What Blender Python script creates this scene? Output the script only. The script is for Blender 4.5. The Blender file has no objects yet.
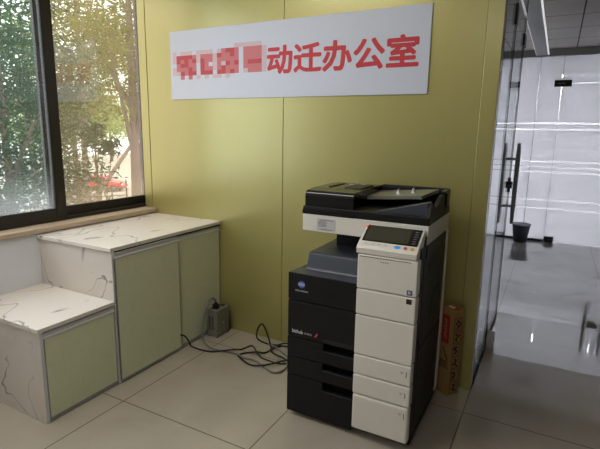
import bpy, bmesh, math, random
from mathutils import Vector, Matrix
random.seed(7)
S = bpy.context.scene
COL = S.collection
PI = math.pi

# ------------------------------------------------------------------ camera
cam_d = bpy.data.cameras.new('camera')
cam_d.sensor_fit = 'HORIZONTAL'
cam_d.sensor_width = 36.0
cam_d.lens = 471.124 / 600 * 36.0
cam_d.clip_start = 0.05
cam_d.clip_end = 400
cam = bpy.data.objects.new('camera', cam_d)
COL.objects.link(cam)
R_ = Vector((0.87949053, 0.4756312, 0.01647332))
U_ = Vector((-0.10581929, 0.16168879, 0.98115188))
F_ = Vector((-0.46400289, 0.86465698, -0.19253471))
M = Matrix(((R_.x, U_.x, -F_.x, 0), (R_.y, U_.y, -F_.y, -2.6245),
            (R_.z, U_.z, -F_.z, 1.42), (0, 0, 0, 1)))
cam.matrix_world = M
S.camera = cam

# ------------------------------------------------------------------ exposure, sky, sun
S.view_settings.view_transform = 'Standard'
S.view_settings.look = 'None'
S.view_settings.gamma = 1.0
S.view_settings.use_curve_mapping = False
S.view_settings.exposure = 0.0
CEIL_POWER = 10.5        # emission strength of the ceiling lamp panels
BEYOND_POWER = 44.0     # lamps of the room behind the frosted wall
world = bpy.data.worlds.new('world')
S.world = world
world.use_nodes = True
bg = world.node_tree.nodes['Background']
bg.inputs['Color'].default_value = (0.90, 0.95, 1.0, 1)
bg.inputs['Strength'].default_value = 3.2
sun_d = bpy.data.lights.new('sun', 'SUN')
sun_d.energy = 2.2
sun_d.angle = 0.02
sun_d.color = (1.0, 0.95, 0.86)
sun = bpy.data.objects.new('sun', sun_d)
COL.objects.link(sun)
sun.rotation_euler = (math.radians(20), math.radians(38), 0)   # comes over the roof, lights the trees

# ------------------------------------------------------------------ material helpers
def srgb(r, g, b):
    def f(c):
        c /= 255.0
        return c / 12.92 if c <= 0.04045 else ((c + 0.055) / 1.055) ** 2.4
    return (f(r), f(g), f(b), 1)

class NT:
    def __init__(self, name):
        self.m = bpy.data.materials.new(name)
        self.m.use_nodes = True
        self.t = self.m.node_tree
        self.n = self.t.nodes
        self.b = self.n.get('Principled BSDF')
        self.out = self.n.get('Material Output')
    def add(self, typ, **kw):
        nd = self.n.new(typ)
        for k, v in kw.items():
            setattr(nd, k, v)
        return nd
    def link(self, a, b):
        self.t.links.new(a, b)
    def val(self, sock, v):
        if hasattr(v, 'is_output') or isinstance(v, bpy.types.NodeSocket):
            self.link(v, sock)
        else:
            sock.default_value = v
    def math(self, op, a, b=None, c=None):
        nd = self.add('ShaderNodeMath', operation=op)
        self.val(nd.inputs[0], a)
        if b is not None: self.val(nd.inputs[1], b)
        if c is not None: self.val(nd.inputs[2], c)
        return nd.outputs[0]
    def coord(self):
        return self.add('ShaderNodeTexCoord').outputs['Object']
    def xyz(self, vec):
        s = self.add('ShaderNodeSeparateXYZ')
        self.link(vec, s.inputs[0])
        return s.outputs
    def noise(self, scale, detail=3, vec=None, rough=0.5, dist=0.0):
        nd = self.add('ShaderNodeTexNoise')
        nd.inputs['Scale'].default_value = scale
        nd.inputs['Detail'].default_value = detail
        nd.inputs['Roughness'].default_value = rough
        nd.inputs['Distortion'].default_value = dist
        self.link(vec if vec is not None else self.coord(), nd.inputs['Vector'])
        return nd.outputs['Fac']
    def mix(self, fac, a, b):
        nd = self.add('ShaderNodeMix', data_type='RGBA')
        self.val(nd.inputs[0], fac)
        self.val(nd.inputs[6], a)
        self.val(nd.inputs[7], b)
        return nd.outputs[2]
    def ramp(self, fac, lo, hi):
        nd = self.add('ShaderNodeMapRange')
        self.val(nd.inputs[0], fac)
        nd.inputs[1].default_value = lo
        nd.inputs[2].default_value = hi
        return nd.outputs[0]
    def scalevec(self, vec, s):
        nd = self.add('ShaderNodeVectorMath', operation='MULTIPLY')
        self.link(vec, nd.inputs[0])
        nd.inputs[1].default_value = s
        return nd.outputs[0]
    def bump(self, h, strength, dist=0.002):
        nd = self.add('ShaderNodeBump')
        nd.inputs['Strength'].default_value = strength
        nd.inputs['Distance'].default_value = dist
        self.link(h, nd.inputs['Height'])
        self.link(nd.outputs[0], self.b.inputs['Normal'])

def plain(name, rgb, rough=0.5, metal=0.0, var=0.06, nscale=30, spec=0.5, coat=0.0):
    t = NT(name)
    c = srgb(*rgb)
    d = tuple(x * (1 - var) for x in c[:3]) + (1,)
    f = t.noise(nscale, 4)
    t.link(t.mix(f, c, d), t.b.inputs['Base Color'])
    t.link(t.math('MULTIPLY_ADD', f, 0.12, rough - 0.06), t.b.inputs['Roughness'])
    t.b.inputs['Metallic'].default_value = metal
    t.b.inputs['Specular IOR Level'].default_value = spec
    t.b.inputs['Coat Weight'].default_value = coat
    return t.m

def emit(name, rgb, strength):
    t = NT(name)
    c = srgb(*rgb)
    t.b.inputs['Base Color'].default_value = c
    t.b.inputs['Emission Color'].default_value = c
    t.b.inputs['Emission Strength'].default_value = strength
    return t.m

def tile_mat(name, base, dark, joint, size, px, py, rough, spec, var=0.5, width=0.003, ior=1.5, jr=0.4):
    t = NT(name)
    co = t.coord()
    o = t.xyz(co)
    def line(s, ph, sz):
        a = t.math('DIVIDE', t.math('SUBTRACT', s, ph), sz)
        fr = t.math('FRACT', a)
        d = t.math('ABSOLUTE', t.math('SUBTRACT', fr, 0.5))
        return t.math('GREATER_THAN', d, 0.5 - width / sz)
    sx, sy = size
    ln = t.math('MAXIMUM', line(o[0], px, sx), line(o[1], py, sy))
    f = t.noise(3.0, 5, co, 0.6, 0.6)
    col = t.mix(t.ramp(f, 0.35, 0.7), srgb(*base), srgb(*dark))
    t.link(t.mix(ln, col, srgb(*joint)), t.b.inputs['Base Color'])
    r = t.math('MULTIPLY_ADD', ln, jr, rough)
    t.link(r, t.b.inputs['Roughness'])
    t.b.inputs['Specular IOR Level'].default_value = spec
    t.b.inputs['IOR'].default_value = ior
    return t.m

def marble(name, base, vein, scale=1.6, off=(0, 0, 0)):
    t = NT(name)
    co = t.coord()
    mp = t.add('ShaderNodeMapping')
    mp.inputs['Location'].default_value = off
    t.link(co, mp.inputs['Vector'])
    v = mp.outputs[0]
    f = t.noise(scale, 3.2, v, 0.5, 0.8)
    d = t.math('ABSOLUTE', t.math('SUBTRACT', f, 0.5))
    line = t.math('SUBTRACT', 1.0, t.ramp(d, 0.0, 0.006))
    patch = t.ramp(t.noise(2.0, 2, v), 0.38, 0.48)
    line = t.math('MULTIPLY', line, patch)
    d2 = t.math('ABSOLUTE', t.math('SUBTRACT', f, 0.56))
    soft = t.math('MULTIPLY', t.math('SUBTRACT', 1.0, t.ramp(d2, 0.0, 0.05)), 0.22)
    c = t.mix(soft, srgb(*base), srgb(base[0] - 26, base[1] - 28, base[2] - 30))
    t.link(t.mix(t.math('MULTIPLY', line, 0.8), c, srgb(*vein)), t.b.inputs['Base Color'])
    t.b.inputs['Roughness'].default_value = 0.28
    return t.m

def glass_mat(name, ior=1.5, tint=(1, 1, 1), dust=0.0, dust_rgb=(200, 190, 175), fog=0.0, fogz=(0.9, 1.2)):
    """thin pane: straight-through light plus fresnel reflection, optional dust film on it"""
    t = NT(name)
    tr = t.add('ShaderNodeBsdfTransparent')
    tr.inputs[0].default_value = tuple(tint) + (1,)
    gl = t.add('ShaderNodeBsdfGlossy')
    gl.inputs['Roughness'].default_value = 0.0
    fr = t.add('ShaderNodeFresnel')
    fr.inputs[0].default_value = ior
    mx = t.add('ShaderNodeMixShader')
    geo = t.add('ShaderNodeNewGeometry')
    t.link(t.math('MULTIPLY', fr.outputs[0], t.math('SUBTRACT', 1.0, geo.outputs['Backfacing'])), mx.inputs[0])
    t.link(tr.outputs[0], mx.inputs[1])
    t.link(gl.outputs[0], mx.inputs[2])
    res = mx.outputs[0]
    if dust > 0 or fog > 0:
        co = t.coord()
        o = t.xyz(co)
        n = t.ramp(t.noise(5.0, 5, co, 0.65, 0.4), 0.3, 0.75)
        low = t.math('SUBTRACT', 1.0, t.ramp(o[2], fogz[0], fogz[1]))
        low = t.math('POWER', low, 1.6)
        low = t.math('MULTIPLY', low, t.math('MULTIPLY_ADD', n, 0.35, 0.65))
        fac = t.math('ADD', t.math('MULTIPLY', low, fog), t.math('MULTIPLY_ADD', n, dust * 0.6, dust * 0.6))
        di = t.add('ShaderNodeBsdfDiffuse')
        di.inputs[0].default_value = srgb(*dust_rgb)
        tl = t.add('ShaderNodeBsdfTranslucent')
        tl.inputs[0].default_value = srgb(*dust_rgb)
        md = t.add('ShaderNodeMixShader')
        md.inputs[0].default_value = 0.6
        t.link(di.outputs[0], md.inputs[1])
        t.link(tl.outputs[0], md.inputs[2])
        m2 = t.add('ShaderNodeMixShader')
        t.link(fac, m2.inputs[0])
        t.link(res, m2.inputs[1])
        t.link(md.outputs[0], m2.inputs[2])
        res = m2.outputs[0]
    t.link(res, t.out.inputs[0])
    return t.m

def frosted_mat(name, clear=()):
    """frosted film on glass with clear stripes at given heights (z, half width)"""
    t = NT(name)
    o = t.xyz(t.coord())
    mask = None
    for z, h in clear:
        c = t.math('COMPARE', o[2], z, h)
        mask = c if mask is None else t.math('MAXIMUM', mask, c)
    tl = t.add('ShaderNodeBsdfTranslucent')
    tl.inputs[0].default_value = (0.74, 0.74, 0.76, 1)
    di = t.add('ShaderNodeBsdfDiffuse')
    di.inputs[0].default_value = (0.75, 0.75, 0.77, 1)
    m1 = t.add('ShaderNodeMixShader'); m1.inputs[0].default_value = 0.25
    t.link(tl.outputs[0], m1.inputs[1]); t.link(di.outputs[0], m1.inputs[2])
    tr = t.add('ShaderNodeBsdfTransparent')
    m2 = t.add('ShaderNodeMixShader')
    if mask is None: m2.inputs[0].default_value = 0.06
    else: t.link(t.math('MULTIPLY_ADD', mask, 0.45, 0.04), m2.inputs[0])
    t.link(m1.outputs[0], m2.inputs[1]); t.link(tr.outputs[0], m2.inputs[2])
    gl = t.add('ShaderNodeBsdfGlossy'); gl.inputs['Roughness'].default_value = 0.05
    fr = t.add('ShaderNodeFresnel'); fr.inputs[0].default_value = 1.4
    m3 = t.add('ShaderNodeMixShader')
    geo = t.add('ShaderNodeNewGeometry')
    t.link(t.math('MULTIPLY', t.math('MULTIPLY', fr.outputs[0], 0.6), t.math('SUBTRACT', 1.0, geo.outputs['Backfacing'])), m3.inputs[0])
    t.link(m2.outputs[0], m3.inputs[1]); t.link(gl.outputs[0], m3.inputs[2])
    t.link(m3.outputs[0], t.out.inputs[0])
    return t.m

def leaf_mat(name, c1, c2):
    t = NT(name)
    f = t.noise(2.2, 3)
    f2 = t.noise(19.0, 2)
    fac = t.ramp(t.math('MULTIPLY_ADD', f2, 0.6, t.math('MULTIPLY', f, 0.4)), 0.3, 0.7)
    col = t.mix(fac, srgb(*c1), srgb(*c2))
    di = t.add('ShaderNodeBsdfDiffuse'); t.link(col, di.inputs[0])
    tl = t.add('ShaderNodeBsdfTranslucent'); t.link(col, tl.inputs[0])
    m = t.add('ShaderNodeMixShader'); m.inputs[0].default_value = 0.45
    t.link(di.outputs[0], m.inputs[1]); t.link(tl.outputs[0], m.inputs[2])
    t.link(m.outputs[0], t.out.inputs[0])
    return t.m

def gold_mat():
    t = NT('satin_gold_panel')
    co = t.coord()
    f = t.noise(4.0, 3, t.scalevec(co, (60.0, 60.0, 1.0)), 0.6)
    t.link(t.mix(f, srgb(181, 173, 110), srgb(173, 164, 101)), t.b.inputs['Base Color'])
    t.b.inputs['Metallic'].default_value = 0.45
    t.b.inputs['Coat Weight'].default_value = 0.7
    t.b.inputs['Coat Roughness'].default_value = 0.2
    t.link(t.math('MULTIPLY_ADD', f, 0.06, 0.36), t.b.inputs['Roughness'])
    t.bump(f, 0.05, 0.001)
    return t.m

def green_glass_mat():
    t = NT('sage_green_lacquered_glass')
    co = t.coord()
    f = t.noise(3.0, 2, t.scalevec(co, (80, 80, 1.5)), 0.5)
    w = t.noise(4.0, 3, co, 0.5, 2.0)
    ring = t.math('SUBTRACT', 1.0, t.ramp(t.math('ABSOLUTE', t.math('SUBTRACT', w, 0.5)), 0.0, 0.02))
    c = t.mix(f, srgb(220, 223, 193), srgb(213, 217, 185))
    t.link(t.mix(t.math('MULTIPLY', ring, 0.18), c, srgb(186, 192, 156)), t.b.inputs['Base Color'])
    t.b.inputs['Roughness'].default_value = 0.32
    return t.m

def cardboard_mat():
    t = NT('brown_cardboard')
    co = t.coord()
    f = t.noise(90, 3, co)
    g = t.noise(6, 3, co)
    c = t.mix(f, srgb(166, 130, 80), srgb(154, 118, 70))
    t.link(t.mix(t.math('MULTIPLY', g, 0.4), c, srgb(140, 106, 64)), t.b.inputs['Base Color'])
    t.b.inputs['Roughness'].default_value = 0.8
    return t.m

GOLD = gold_mat()
MARBLE = marble('white_marble_slab', (226, 218, 210), (84, 80, 80), 1.3)
MARBLE_SIDE = marble('white_marble_panel', (214, 205, 196), (74, 70, 70), 1.5, (1.7, 4.2, 0.4))
GREEN = green_glass_mat()
ALU = plain('brushed_aluminium', (170, 172, 176), 0.32, 0.9)
ALU_DARK = plain('dark_gap_profile', (24, 23, 22), 0.6)
RAIL = plain('grey_rail_profile', (216, 217, 220), 0.35)
TRIM = plain('grey_edge_trim', (158, 158, 156), 0.4)
WALLP = plain('white_wall_paint', (222, 224, 228), 0.7, nscale=8)
GREYWALL = plain('grey_wall_paint', (118, 116, 113), 0.75, nscale=6)
SILL = plain('beige_stone_sill', (196, 176, 152), 0.4, var=0.18, nscale=25)
FRAME = plain('dark_bronze_window_frame', (48, 44, 40), 0.42, 0.2, var=0.25, nscale=160)
BLACK = plain('black_plastic', (20, 20, 20), 0.45, var=0.2, nscale=200, spec=0.3)
BLACK_GLOSS = plain('glossy_black_plastic', (22, 22, 22), 0.2, var=0.1)
SLATE = plain('slate_blue_plastic', (58, 64, 74), 0.4)
WHITE = plain('warm_white_plastic', (222, 217, 208), 0.38, var=0.04)
WHITE_COOL = plain('white_printed_board', (212, 217, 234), 0.45, var=0.02)
RED = plain('red_print', (206, 44, 56), 0.5, var=0.05)
MOS = [plain('pale_pink_print', (212, 190, 198), 0.5, var=0.02), plain('pink_print', (206, 116, 124), 0.5, var=0.02),
       plain('deep_red_print', (196, 66, 76), 0.5, var=0.02)]
RUBBER = plain('black_rubber', (18, 18, 18), 0.6)
GREYCORD = plain('grey_cable_sheath', (120, 118, 116), 0.45)
GREYBOX = plain('grey_painted_steel', (122, 120, 110), 0.5, var=0.1, nscale=60)
STEEL = plain('dark_stainless_steel', (150, 158, 154), 0.4, 0.3)
STEEL_DARK = plain('dark_patch_fitting', (58, 62, 62), 0.4, 0.6)
EDGE = plain('dark_glass_edge', (46, 54, 54), 0.3)
CARD = cardboard_mat()
INK = plain('black_ink', (40, 32, 26), 0.7)
REDLABEL = plain('faded_red_label', (158, 44, 40), 0.6, var=0.2)
PAPER = plain('white_paper', (240, 238, 238), 0.8)
PALEINK = plain('pale_ink', (196, 196, 200), 0.6)
GREYINK = plain('grey_ink', (96, 94, 96), 0.6)
LED = emit('white_led_strip', (255, 255, 255), 0.55)
LAMP = emit('ceiling_lamp_diffuser', (255, 250, 240), CEIL_POWER)
LAMP2 = emit('bright_lamp_diffuser', (246, 248, 255), BEYOND_POWER)
CEILT = tile_mat('grey_ceiling_tile', (226, 222, 218), (218, 214, 210), (70, 64, 60), (1.2, 0.6), 0.08, 2.62, 0.8, 0.2, width=0.006)
CEILW = plain('white_ceiling_paint', (226, 226, 224), 0.8, nscale=5)
BEAM = plain('grey_beam_paint', (196, 200, 198), 0.5)
FLOOR = tile_mat('polished_beige_floor_tile', (172, 163, 150), (164, 155, 142), (78, 70, 62), (0.8, 0.8), -0.29, -0.255, 0.07, 0.5)
FLOOR2 = tile_mat('floor_tile_with_reflection', (168, 165, 162), (160, 157, 154), (140, 137, 134), (0.8, 0.8), -0.29, 0.545, 0.015, 1.0, ior=2.3, jr=0.0)  # floor is one tile; reflection's bright zone is put into this paler finish
GLASS = glass_mat('clear_glass', 1.5, (0.93, 0.97, 0.96))
PANE_L = glass_mat('dusty_window_glass', 1.5, (0.95, 0.98, 0.97), 0.03, (196, 198, 198), 0.45, (0.90, 1.20))
PANE_R = glass_mat('reflective_dusty_window_glass', 2.3, (0.90, 0.86, 0.80), 0.10, (206, 186, 160), 0.35, (0.90, 1.12))
STR = [(1.585, 0.010), (1.508, 0.009), (1.09, 0.009), (1.02, 0.008), (0.95, 0.007), (0.575, 0.007), (0.46, 0.007)]
FROST = frosted_mat('frosted_film_glass', STR)
BARK = plain('grey_brown_bark', (128, 108, 92), 0.9, var=0.5, nscale=14)
BARK2 = plain('pale_grey_bark', (150, 132, 122), 0.9, var=0.4, nscale=12)

# ------------------------------------------------------------------ mesh helpers
class MB:
    """collects shapes, in world coordinates, into one mesh"""
    def __init__(self):
        self.v = []; self.f = []
    def raw(self, vs, fs):
        n = len(self.v)
        self.v += [tuple(p) for p in vs]
        self.f += [tuple(i + n for i in q) for q in fs]
        return self
    def bm_in(self, bm):
        bm.verts.index_update()
        self.raw([v.co[:] for v in bm.verts], [[v.index for v in f.verts] for f in bm.faces])
        bm.free()
        return self
    def box(self, x0, x1, y0, y1, z0, z1, bev=0.0, seg=2, mat=None):
        bm = bmesh.new()
        bmesh.ops.create_cube(bm, size=1)
        for v in bm.verts:
            v.co = Vector(((x0 + x1) / 2 + v.co.x * (x1 - x0), (y0 + y1) / 2 + v.co.y * (y1 - y0), (z0 + z1) / 2 + v.co.z * (z1 - z0)))
        if bev > 0:
            bmesh.ops.bevel(bm, geom=bm.edges[:], offset=bev, segments=seg, affect='EDGES', profile=0.5)
        if mat is not None: bm.transform(mat)
        return self.bm_in(bm)
    def prism(self, poly, axis, a, b, bev=0.0, mat=None):
        """polygon in the other two axes, extruded along axis from a to b"""
        def P(p, t):
            if axis == 'x': return (t, p[0], p[1])
            if axis == 'y': return (p[0], t, p[1])
            return (p[0], p[1], t)
        bm = bmesh.new()
        n = len(poly)
        A = [bm.verts.new(P(p, a)) for p in poly]
        B = [bm.verts.new(P(p, b)) for p in poly]
        bm.faces.new(A); bm.faces.new(B[::-1])
        for i in range(n):
            bm.faces.new((A[i], A[(i + 1) % n], B[(i + 1) % n], B[i]))
        bmesh.ops.recalc_face_normals(bm, faces=bm.faces[:])
        if bev > 0:
            bmesh.ops.bevel(bm, geom=bm.edges[:], offset=bev, segments=2, affect='EDGES', profile=0.5)
        if mat is not None: bm.transform(mat)
        return self.bm_in(bm)
    def cyl(self, p0, p1, r0, r1=None, n=20, cap=True):
        r1 = r0 if r1 is None else r1
        p0 = Vector(p0); p1 = Vector(p1)
        d = (p1 - p0).normalized()
        a = d.orthogonal().normalized(); b = d.cross(a)
        vs = []
        for p, r in ((p0, r0), (p1, r1)):
            for i in range(n):
                t = 2 * PI * i / n
                vs.append(p + (a * math.cos(t) + b * math.sin(t)) * r)
        fs = [(i, (i + 1) % n, n + (i + 1) % n, n + i) for i in range(n)]
        if cap: fs += [tuple(range(n))[::-1], tuple(range(n, 2 * n))]
        return self.raw(vs, fs)
    def tube(self, pts, r, n=8, smooth=6, taper=None):
        P = [Vector(p) for p in pts]
        if smooth and len(P) > 2:
            Q = []
            for i in range(len(P) - 1):
                p0 = P[max(i - 1, 0)]; p1 = P[i]; p2 = P[i + 1]; p3 = P[min(i + 2, len(P) - 1)]
                for k in range(smooth):
                    t = k / smooth
                    Q.append(0.5 * ((2 * p1) + (p2 - p0) * t + (2 * p0 - 5 * p1 + 4 * p2 - p3) * t * t + (3 * p1 - p0 - 3 * p2 + p3) * t ** 3))
            Q.append(P[-1]); P = Q
        vs = []; fs = []
        up = None
        m = len(P)
        for i, p in enumerate(P):
            d = (P[min(i + 1, m - 1)] - P[max(i - 1, 0)]).normalized()
            if up is None: up = d.orthogonal().normalized()
            a = (up - d * up.dot(d))
            a = a.normalized() if a.length > 1e-6 else d.orthogonal().normalized()
            up = a
            b = d.cross(a)
            rr = r if taper is None else r + (taper - r) * i / (m - 1)
            for k in range(n):
                t = 2 * PI * k / n
                vs.append(p + (a * math.cos(t) + b * math.sin(t)) * rr)
        for i in range(m - 1):
            for k in range(n):
                fs.append((i * n + k, i * n + (k + 1) % n, (i + 1) * n + (k + 1) % n, (i + 1) * n + k))
        fs += [tuple(range(n))[::-1], tuple(range((m - 1) * n, m * n))]
        return self.raw(vs, fs)
    def lathe(self, cx, cy, prof, n=28):
        vs = []; fs = []
        for r, z in prof:
            for k in range(n):
                t = 2 * PI * k / n
                vs.append((cx + r * math.cos(t), cy + r * math.sin(t), z))
        m = len(prof)
        for i in range(m - 1):
            for k in range(n):
                fs.append((i * n + k, i * n + (k + 1) % n, (i + 1) * n + (k + 1) % n, (i + 1) * n + k))
        fs += [tuple(range(n))[::-1], tuple(range((m - 1) * n, m * n))]
        return self.raw(vs, fs)
    def build(self, name, mat, parent=None, origin=None, smooth=False, loc=None):
        if origin is None:
            if parent is not None:
                origin = parent.get('_o', (0, 0, 0)); origin = Vector(origin)
            else:
                xs = [v[0] for v in self.v]; ys = [v[1] for v in self.v]; zs = [v[2] for v in self.v]
                origin = Vector(((min(xs) + max(xs)) / 2, (min(ys) + max(ys)) / 2, min(zs)))
        origin = Vector(origin)
        me = bpy.data.meshes.new(name)
        me.from_pydata([tuple(Vector(v) - origin) for v in self.v], [], self.f)
        me.materials.append(mat)
        bm = bmesh.new(); bm.from_mesh(me)
        bmesh.ops.recalc_face_normals(bm, faces=bm.faces[:])
        bm.to_mesh(me); bm.free()
        if smooth:
            for p in me.polygons: p.use_smooth = True
            try: me.set_sharp_from_angle(angle=math.radians(40))
            except Exception: pass
        o = bpy.data.objects.new(name, me)
        COL.objects.link(o)
        if parent is not None:
            o.parent = parent
        else:
            o.location = origin
        o['_o'] = tuple(origin)
        return o

def tag(o, label=None, cat=None, group=None, kind=None):
    if label: o['label'] = label
    if cat: o['category'] = cat
    if group: o['group'] = group
    if kind: o['kind'] = kind
    return o
def thing(name, label, cat, loc, rotz=0.0, group=None, kind=None):
    o = bpy.data.objects.new(name, None)
    o.empty_display_size = 0.1
    COL.objects.link(o)
    o.location = loc; o.rotation_euler = (0, 0, rotz)
    o['_o'] = tuple(loc)
    return tag(o, label, cat, group, kind)
def struct(name, mb, mat, **k):
    return tag(mb.build(name, mat, origin=(0, 0, 0), **k), kind='structure')
def sroot(name):
    o = bpy.data.objects.new(name, None); COL.objects.link(o)
    o['_o'] = (0, 0, 0); o['kind'] = 'structure'
    return o
def text_mesh(body, name, mat, parent, size, place, bold=0.0, fit=None, thick=0.0006, fat=0.0):
    """lettering as a mesh: place(x, y, lift) maps text-plane coordinates to the world"""
    cu = bpy.data.curves.new(name, 'FONT')
    cu.body = body; cu.size = size; cu.offset = bold; cu.extrude = 0.0
    cu.resolution_u = 3
    t = bpy.data.objects.new(name + '_curve', cu)
    COL.objects.link(t)
    dg = bpy.context.evaluated_depsgraph_get()
    me = bpy.data.meshes.new_from_object(t.evaluated_get(dg))
    bpy.data.objects.remove(t); bpy.data.curves.remove(cu)
    vs = [v.co.copy() for v in me.vertices]
    fs = [tuple(p.vertices) for p in me.polygons]
    bpy.data.meshes.remove(me)
    if not vs: return None
    if fit:
        x0 = min(v.x for v in vs); x1 = max(v.x for v in vs); y0 = min(v.y for v in vs); y1 = max(v.y for v in vs)
        for v in vs:
            v.x = fit[0] + (v.x - x0) / (x1 - x0) * (fit[1] - fit[0])
            v.y = fit[2] + (v.y - y0) / (y1 - y0) * (fit[3] - fit[2])
    mb = MB()
    mb.raw([place(v.x, v.y, thick) for v in vs], fs)
    if fat:
        for k in range(8):
            dx = fat * math.cos(k * PI / 4); dy = fat * math.sin(k * PI / 4)
            mb.raw([place(v.x + dx, v.y + dy, thick + 0.00003 * (k + 1)) for v in vs], fs)
    return mb.build(name, mat, parent)

# ================================================================== STRUCTURE
# floors and ceilings
struct('floor', MB().box(-2.75, 1.75, -5.5, 0.545, -0.12, 0.0), FLOOR)
struct('floor_corridor', MB().box(-2.75, 1.75, 0.545, 7.5, -0.12, 0.0), FLOOR2)  # edge follows where the reflection dims, not a change of tile
struct('ceiling', MB().box(-2.95, 1.75, -5.5, 0.02, 2.8, 2.95), CEILW)
struct('ceiling_corridor', MB().box(-2.75, 1.75, 0.02, 7.5, 2.52, 2.95), CEILT)
# gold wall: three panels and the flat door-jamb panel
wb = sroot('wall_back')
MB().box(-2.77, -0.30, 0.004, 0.06, 0, 2.8).build('backing', GREYWALL, wb)
for a, b in ((-2.77, -2.697), (-2.691, -1.5405), (-1.5375, -0.3745)):
    MB().box(a, b, -0.004, 0.006, 0 if a > -2.7 else 0.83, 2.8, 0.0012, 1).build('gold_panel', GOLD, wb)
MB().box(-2.697, -2.691, -0.001, 0.005, 0.83, 2.8).build('panel_seam', plain('rusty_brown_seam', (128, 96, 40), 0.7), wb)
MB().box(-1.5405, -1.5375, 0.0, 0.005, 0, 2.8).build('panel_seam', plain('dark_olive_seam', (70, 62, 26), 0.7), wb)  # dark olive joint strip between two gold panels
tr = struct('trim_1', MB().box(-0.372, -0.2925, -0.012, 0.07, 0, 2.8, 0.003), GOLD)
tag(tr)
# left wall around the window
wl = sroot('wall_left')
MB().box(-2.90, -2.672, -5.5, 0.06, 0, 0.803).build('lower_wall', WALLP, wl)
MB().box(-2.90, -2.672, -5.5, 0.06, 2.60, 2.8).build('upper_wall', WALLP, wl)
MB().box(-2.90, -2.672, -5.5, -2.75, 0.803, 2.60).build('side_wall', WALLP, wl)
MB().box(-2.93, -2.772, 0.115, 0.16, 0.803, 2.60).build('reveal', GREYWALL, wl)
struct('wall_right', MB().box(1.75, 1.9, -5.5, 7.5, 0, 2.95), GREYWALL)
struct('wall_front', MB().box(-2.9, 1.9, -5.65, -5.5, 0, 2.95), GREYWALL)
struct('wall_side_room', MB().box(-2.9, -2.75, 0.16, 7.5, 0, 2.95), GREYWALL)
struct('wall_far', MB().box(-2.9, 1.9, 7.5, 7.65, 0, 2.95), WALLP)
struct('trim_sill', MB().box(-2.90, -2.655, -2.75, -0.004, 0.803, 0.833, 0.004), SILL)

# window_1: outer frame, inner left sash, outer right sash
w1 = sroot('window_1')
fr = MB().box(-2.88, -2.772, -2.75, 0.115, 0.833, 0.852).box(-2.88, -2.772, -2.75, 0.115, 2.56, 2.60)
fr.box(-2.88, -2.772, 0.100, 0.115, 0.833, 2.60).box(-2.88, -2.772, -2.75, -2.70, 0.833, 2.60)
fr.build('window_frame', FRAME, w1)
def sash(x0, x1, y0, y1, sl, sr, zb, pane_mat, bz):
    mb = MB().box(x0, x1, y0, y0 + sl, 0.850, 2.57, 0.003).box(x0, x1, y1 - sr, y1, 0.850, 2.57, 0.003)
    mb.box(x0, x1, y0 + sl, y1 - sr, 0.850, zb, 0.003).box(x0, x1, y0 + sl, y1 - sr, 2.51, 2.57, 0.003)
    s = mb.build('sash', FRAME, w1)
    xm = (x0 + x1) / 2
    MB().box(xm - 0.003, xm + 0.003, y0 + sl - 0.004, y1 - sr + 0.004, zb - 0.004, 2.514).build('pane', pane_mat, s)
    MB().box(x1 - 0.002, x1 + 0.004, y1 - sr + 0.002, y1 - sr + 0.008, 0.90, 2.54).build('gasket', RUBBER, s)
sash(-2.800, -2.774, -2.20, -0.674, 0.07, 0.078, 0.917, PANE_L, 0)
sash(-2.855, -2.830, -0.755, 0.104, 0.060, 0.040, 0.912, PANE_R, 0)

# glass partition running away from the gold wall, with a glass door in it
GX = -0.30
wg = sroot('wall_glass')
def pane_yz(y0, y1, z0, z1, parent, name='pane'):
    o = MB().box(GX - 0.006, GX + 0.006, y0, y1, z0, z1).build(name, GLASS, parent)
    MB().box(GX - 0.0075, GX + 0.0075, y0 - 0.002, y0 + 0.002, z0, z1).build('glass_edge', EDGE, o)
    MB().box(GX - 0.0075, GX + 0.0075, y1 - 0.002, y1 + 0.002, z0, z1).build('glass_edge', EDGE, o)
    return o
pane_yz(0.075, 0.610, 0.012, 2.44, wg)
pane_yz(0.610, 1.320, 2.12, 2.44, wg, 'transom_pane')
MB().box(GX - 0.012, GX + 0.012, 0.07, 0.61, 0, 0.012).build('floor_channel', RUBBER, wg)
hd = MB().box(-0.365, -0.235, 0.07, 4.50, 2.44, 2.52).build('header_beam', BEAM, wg)
MB().box(-0.236, -0.221, 0.10, 4.45, 2.444, 2.456).build('led_strip', LED, hd)
MB().box(-0.371, -0.364, 0.10, 4.45, 2.444, 2.452).build('led_strip', LED, hd)
d1 = sroot('door_1')
pane_yz(0.620, 1.310, 0.016, 2.11, d1)
MB().box(GX - 0.014, GX + 0.014, 0.545, 0.615, 2.06, 2.175, 0.003).build('patch_fitting', STEEL_DARK, d1)
MB().box(GX - 0.014, GX + 0.014, 1.25, 1.40, 2.055, 2.135, 0.003).build('patch_fitting', STEEL_DARK, d1)
MB().box(GX - 0.010, GX + 0.010, 0.620, 0.70, 0.0, 0.15, 0.003).build('patch_fitting', STEEL_DARK, d1)
MB().box(GX - 0.010, GX + 0.010, 0.70, 1.31, 0.006, 0.016).build('bottom_seal', RUBBER, d1)
hy = 1.215
h = MB()
for sx in (-1, 1):
    x = GX + sx * 0.050
    h.cyl((x, hy, 0.765), (x, hy, 0.90), 0.011, 0.016, 14).cyl((x, hy, 0.90), (x, hy, 1.25), 0.016, 0.016, 14).cyl((x, hy, 1.25), (x, hy, 1.365), 0.016, 0.011, 14)
hb = h.build('pull_handle', STEEL, d1, smooth=True)
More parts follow.
